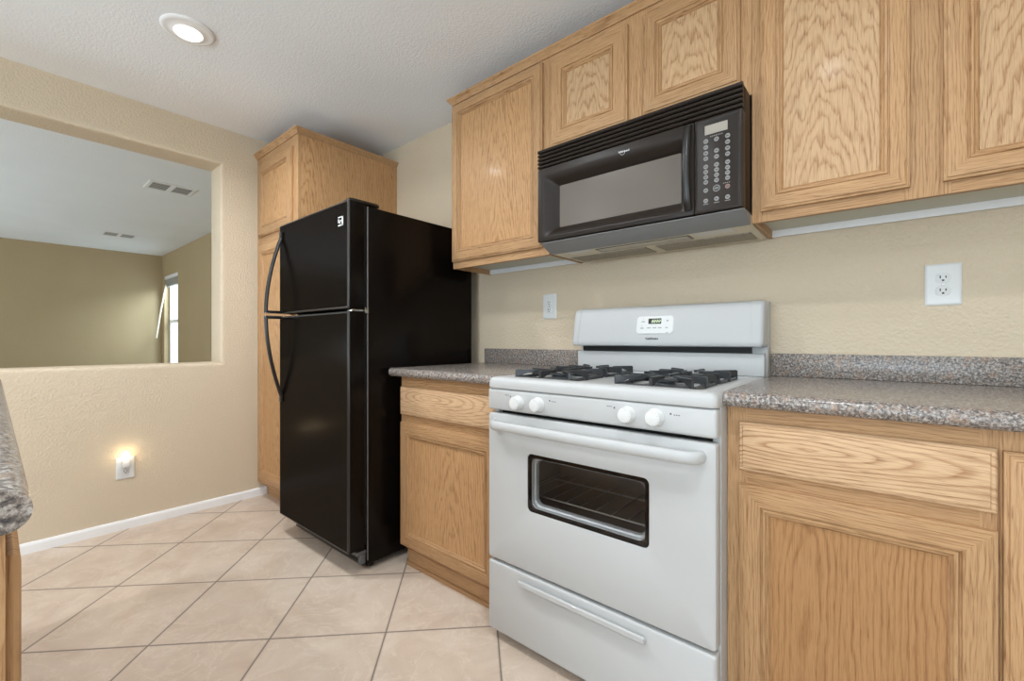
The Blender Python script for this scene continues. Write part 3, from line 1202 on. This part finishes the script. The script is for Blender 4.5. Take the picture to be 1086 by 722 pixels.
# ================================================================== MICROWAVE
mw = thing('microwave', 'black over the range microwave hanging under the short wall cabinet', 'microwave', (-.7, 1.65, 1.43))
QX0, QX1 = -1.0865, -.3165
m = MB()
m.box(QX0 + .003, QX1 - .001, 1.502, YW - .004, 1.4635, 1.848, bevel=.002)
part('body', m, MWB, mw)
# vent grille: five louvres over a dark back
m = MB()
m.box(QX0 + .004, QX1 - .002, 1.478, 1.5015, 1.769, 1.8475, mi=1)
for k in range(5):
    z = 1.7705 + k * .0156
    top = z + (.0125 if k < 4 else .0150)
    m.prism([(1.4778, z), (1.462, z), (1.4585, z + .003), (1.4600, top - .003), (1.466, top), (1.4778, top)], QX0, QX1, 'X', mi=0, bevel=.001)
part('vent_grille', m, [MWB, DARK], mw)
# door with sunken window
DX1 = -.4575
m = MB()
o = lambda i, d: rr(QX0 + i, DX1 - i, 1.4665 + i, 1.7665 - i, .004, 2, fy, d)


def w4(l, rt, b, tp, d, r=.006):
    return rr(QX0 + l, DX1 - rt, 1.4665 + b, 1.7665 - tp, r, 2, fy, d)


m.nest([o(.001, 1.5015), o(0, 1.498), o(0, 1.463), o(.002, 1.4605), o(.006, 1.460), w4(.026, .012, .012, .030, 1.4583, .01), w4(.034, .030, .020, .042, 1.4600, .02), w4(.090, .052, .056, .076, 1.4925, .004), w4(.092, .054, .058, .078, 1.4985, .003)], mi=0)
md = part('door', m, MWB, mw)
m = MB()
m.box(QX0 + .089, DX1 - .051, 1.4920, 1.4990, 1.4665 + .055, 1.7665 - .075)
part('window', m, MWGLASS, md, smooth=False, label='grey tinted window')
# bowed door handle
m = MB()
pts, xh = [], -.475
for k in range(17):
    s = k / 16
    pts.append((xh, 1.4585 - .030 * math.sin(PI * s) ** .6, 1.486 + .270 * s))
m.tube(pts, .008, 12, r2=.0125, up=(0, -1, 0))
part('handle', m, BLKP, md)
# emblem
text('maker_lettering', 'Whirlpool', .0100, (-.701, 1.4586, 1.7385), SILVER, md, depth=.0005, bold=.0001)
m = MB()
m.tube([(-.706 + .009 * math.cos(a), 1.4588, 1.7345 + .0072 * math.sin(a)) for a in [math.radians(20 + i * 18 - 200) for i in range(12)]], .0005, 6)
part('emblem_ring', m, SILVER, md)
# keypad
m = MB()
o = lambda i, d: rr(-.4565 + i, QX1 - i, 1.4665 + i, 1.7665 - i, .003, 2, fy, d)
m.nest([o(.001, 1.5015), o(0, 1.498), o(0, 1.4625), o(.002, 1.4605), o(.006, 1.460), o(.008, 1.4603), o(.010, 1.4615)], cap0=0, cap1=0, mi=0)
kp = part('keypad_panel', m, MWB, mw)
m = MB()
m.box(-.425, -.358, 1.4605, 1.4618, 1.7125, 1.7415)
part('display', m, plain('blank_display', (150, 143, 133), .35), kp, smooth=False, label='blank grey display')
BTN = plain('button_grey', (126, 124, 122), .5)
STOP = plain('button_stop', (128, 100, 94), .5)
BTNI = plain('button_ink', (60, 58, 58), .6)
for x, zs in ((-.422, (1.693, 1.674, 1.655, 1.638, 1.612, 1.5955, 1.579, 1.563, 1.537, 1.504)), (-.390, (1.692, 1.656, 1.637, 1.612, 1.596, 1.5795, 1.563, 1.538, 1.505)),
              (-.358, (1.693, 1.674, 1.655, 1.637, 1.612, 1.595, 1.579, 1.563, 1.537, 1.504))):
    for z in zs:
        big_ = (x == -.390 and z == 1.538)
        r = .0108 if big_ else .0072
        m = MB()
        m.lathe([(r, 0), (r, .0013), (r * .86, .0016)], (x, 1.4616, z), '-Y', 16)
        if big_:
            m.lathe([(r * .8, .0014), (r * .8, .0018)], (x, 1.4616, z), '-Y', 16, mi=1)
            m.box(x - .006, x + .006, 1.4594, 1.4599, z - .0018, z + .0018, mi=0)
        else:
            m.box(x - .0036, x + .0036, 1.4595, 1.4601, z - .0012, z + .0012, mi=1)
        part('button', m, [STOP if (x == -.358 and z == 1.537) else BTN, BTNI], kp)
m = MB()
for i in range(7):
    m.box(-.409 + i * .0055, -.4055 + i * .0055, 1.4608, 1.4617, 1.7032, 1.7062)
part('keypad_lettering', m, BTN, kp, smooth=False)
m = MB()
for i in range(4):
    m.box(-.371 + i * .0055, -.3675 + i * .0055, 1.4608, 1.4617, 1.5475, 1.5498)
part('keypad_lettering', m, BTN, kp, smooth=False)
for x in (-.422, -.390, -.358):
    m = MB()
    m.box(x - .008, x + .008, 1.4608, 1.4617, 1.4925, 1.4945)
    part('keypad_lettering', m, BTN, kp, smooth=False)
# chin and underside
m = MB()
m.prism([(1.5015, 1.4625), (1.4655, 1.4625), (1.4645, 1.4605), (1.535, 1.428), (1.552, 1.428), (1.552, 1.4625)], QX0 + .012, QX1 + .004, 'X')
part('chin', m, MWSKIRT, mw, label='blue grey sloping front lip')
m = MB()
m.box(QX0 + .014, QX1 + .002, 1.5525, 1.81, 1.4285, 1.4632)
for x in (-1.06, -.335):
    m.lathe([(.004, 0), (.004, .003)], (x, 1.79, 1.4258), 'Z', 10)
ub = part('underside', m, MWUNDER, mw, smooth=False, label='beige grey underside')
for x0, x1 in ((-1.05, -.705), (-.665, -.335)):
    m = MB()
    m.box(x0, x1, 1.655, 1.775, 1.4255, 1.4284)
    part('grease_filter', m, FILTER, ub, smooth=False)
m = MB()
m.box(-.87, -.52, 1.575, 1.625, 1.4262, 1.4284, bevel=.001)
part('lamp_cover', m, plain('lamp_cover_grey', (172, 166, 150), .4), ub)
m = MB()
m.nest([rr(-.88, -.51, 1.567, 1.633, .006, 2, fz, z) for z in (1.4283, 1.4268)] + [rr(-.872, -.518, 1.573, 1.627, .004, 2, fz, 1.4268)], mi=0)
part('lamp_frame', m, BLKP, ub)
for x0, x1, y0, y1 in ((-.49, -.37, 1.557, 1.613), (-1.01, -.90, 1.556, 1.60)):
    m = MB()
    m.box(x0, x1, y0, y1, 1.4279, 1.4285)
    part('sticker', m, plain('pale_sticker', (206, 204, 198), .5), ub, smooth=False, label='pale paper sticker')

# ================================================================== SMALL FIXTURES


def outlet(label, c, wd, ht, f, sgn, tall=.0165):
    """duplex outlet; f(u,v,d) maps plate coordinates, d is distance proud of the wall"""
    u0, v0 = c
    t = thing('electrical_outlet', label, 'outlet', f(u0, v0, 0), 'white duplex outlets')
    P = lambda i, d: rr(u0 - wd / 2 + i, u0 + wd / 2 - i, v0 - ht / 2 + i, v0 + ht / 2 - i, .004, 2, f, d)
    m = MB()
    m.nest([P(0, .0005), P(0, .003), P(.004, .0062), P(.007, .0065)], cap0=0, cap1=0, mi=0)
    part('cover_plate', m, WHITE2, t)
    for dv in (.0195, -.0195):
        def ring(i, d, dv=dv):
            out = []
            for k in range(20):
                a = 2 * PI * k / 20
                x = max(-.0170, min(.0170, (.0185) * math.cos(a))) * (1 - i * 40)
                y = max(-.0140, min(.0140, (.0175) * math.sin(a))) * (1 - i * 40)
                out.append(f(u0 + x, v0 + dv + y, d))
            return out
        m = MB()
        m.nest([ring(-.0015, .0055), ring(-.0015, .0067)], cap0=0, cap1=0, mi=1)
        m.nest([ring(0, .0060), ring(0, .0078), ring(.0012, .0084)], cap0=0, cap1=0, mi=0)
        s = part('socket', m, [WHITE2, MARK], t)
        m = MB()
        for du, hv in ((-.0062, .0042), (.0062, .0034)):
            m.nest([rr(u0 + du - .0013, u0 + du + .0013, v0 + dv + .003 - hv, v0 + dv + .003 + hv, 0, 0, f, d) for d in (.0080, .0087)], cap0=0, cap1=0, mi=0)
        m.nest([rr(u0 - .0026, u0 + .0026, v0 + dv - .0095, v0 + dv - .0048, 0, 0, f, d) for d in (.0080, .0087)], cap0=0, cap1=0, mi=0)
        part('slots', m, DARK, s, smooth=False, label='dark slots')
    m = MB()
    m.nest([[f(u0 + r * math.cos(2 * PI * k / 10), v0 + r * math.sin(2 * PI * k / 10), d) for k in range(10)] for r, d in ((.003, .006), (.003, .0072), (.002, .0076))], cap0=0, cap1=0, mi=0)
    part('screw', m, CHROME, t)
    return t


fb = lambda u, v, d: (u, YW - d, v)
fl = lambda u, v, d: (XL + d, u, v)
outlet('large white duplex outlet on the wall above the right hand countertop', (.1485, 1.231), .081, .126, fb, 1)
outlet('white duplex outlet on the wall left of the range', (-1.3065, 1.2355), .083, .128, fb, 1)
outlet('white duplex outlet low on the left wall under the night light', (.487, .343), .080, .122, fl, 1)
# night light in the upper socket
t = thing('night_light', 'small lit plug in night light glowing on the left wall outlet', 'night light', (XL + .03, .487, .39))
m = MB()
m.box(XL + .0089, XL + .030, .470, .504, .348, .392, bevel=.005)
part('plug_body', m, WHITE2, t)
m = MB()
m.lathe([(.006, .0), (.010, .006), (.013, .018), (.013, .030), (.008, .041), (.001, .045)], (XL + .022, .487, .3925), 'Z', 16)
part('bulb', m, NIGHT, t, label='glowing warm bulb')
pl = bpy.data.lights.new('night_light_glow', 'POINT')
pl.energy = 0.15
pl.color = (1.0, .80, .52)
pl.shadow_soft_size = .012
po = bpy.data.objects.new('night_light_glow', pl)
COL.objects.link(po)
po.location = (XL + .048, .487, .425)

# recessed ceiling lights
for i, (x, y) in enumerate(CANS):
    lab = 'lit round white recessed ceiling light near the pass through wall' if i == 0 else [
        '', 'recessed ceiling light out of frame in front of the narrow base cabinet', 'recessed ceiling light out of frame in front of the microwave',
        'recessed ceiling light out of frame behind the island, left', 'recessed ceiling light out of frame behind the island, middle', 'recessed ceiling light out of frame behind the camera'][i]
    t = thing('recessed_light', lab, 'ceiling light', (x, y, ZC), 'recessed ceiling lights')
    m = MB()
    m.lathe([(.100, -.0005), (.100, -.004), (.096, -.008), (.085, -.011), (.078, -.009), (.062, -.014), (.056, -.0155), (.052, -.0155)], (x, y, ZC), 'Z', 48)
    part('trim_ring', m, TRIM, t)
    m = MB()
    m.lathe([(.0515, -.0157), (.0500, -.019), (.035, -.022), (.002, -.0235)], (x, y, ZC), 'Z', 32)
    part('bulb', m, BULB, t, label='lit bulb face')
    area('recessed_light_beam', (x, y, ZC - .026), (0, 0, 0), .09, .09, CAN_POWER[i], WARM, 'DISK', 160)

# ceiling registers in the living room


def register(label, x0, x1, y0, y1):
    t = thing('ceiling_vent', label, 'vent', ((x0 + x1) / 2, (y0 + y1) / 2, ZC), 'ceiling vents in the living room')
    m = MB()
    z = ZC
    P = lambda i, d: rr(x0 + i, x1 - i, y0 + i, y1 - i, 0, 0, fz, d)
    m.nest([P(-.03, z - .0005), P(-.03, z - .003), P(-.022, z - .007), P(0, z - .007), P(0, z - .0005)], mi=0)
    ym = (y0 + y1) / 2
    m.box(x0, x1, ym - .018, ym + .018, z - .007, z - .0015)
    xm = (x0 + x1) / 2
    part('frame', m, TRIM, t, smooth=False)
    m = MB()
    for a, b in ((y0, ym - .018), (ym + .018, y1)):
        m.box(x0 + .001, x1 - .001, a + .0005, b - .0005, z - .0016, z - .0006, mi=1)
        n = 4
        for k in range(n):
            xx = x0 + (k + .5) * (x1 - x0) / n
            m.prism([(xx - .012, z - .0068), (xx - .009, z - .0068), (xx + .010, z - .0018), (xx + .007, z - .0018)], a + .0006, b - .0006, 'Y', mi=0)
    part('louvers', m, [plain('louver_grey', (170, 170, 168), .6), DARK], t, smooth=False)


register('larger white ceiling vent nearer the pass through opening', -5.0, -4.79, .90, 1.19)
register('smaller looking white ceiling vent near the far living room wall', -7.69, -7.46, .93, 1.22)

# blind in the living room window
t = thing('window_blind', 'raised white window blind with hanging wand in the living room window', 'blind', ((WX0 + WX1) / 2, YFAR + .04, WZ1))
m = MB()
m.box(WX0 + .004, WX1 - .004, YFAR + .008, YFAR + .060, WZ1 - .055, WZ1 - .002, bevel=.003)
part('headrail', m, TRIM, t)
m = MB()
for k in range(9):
    m.box(WX0 + .012, WX1 - .012, YFAR + .014, YFAR + .054, WZ1 - .072 - k * .013, WZ1 - .062 - k * .013)
part('slat_stack', m, plain('blind_slats', (160, 158, 152), .6), t, smooth=False)
m = MB()
m.tube([(WX0 + .10, YFAR + .005, WZ1 - .15), (WX0 + .05, YFAR - .05, WZ1 - .55), (WX0 + .01, YFAR - .10, WZ1 - 1.0)], .012, 8)
part('wand', m, plain('wand_ivory', (225, 215, 195), .5), t)
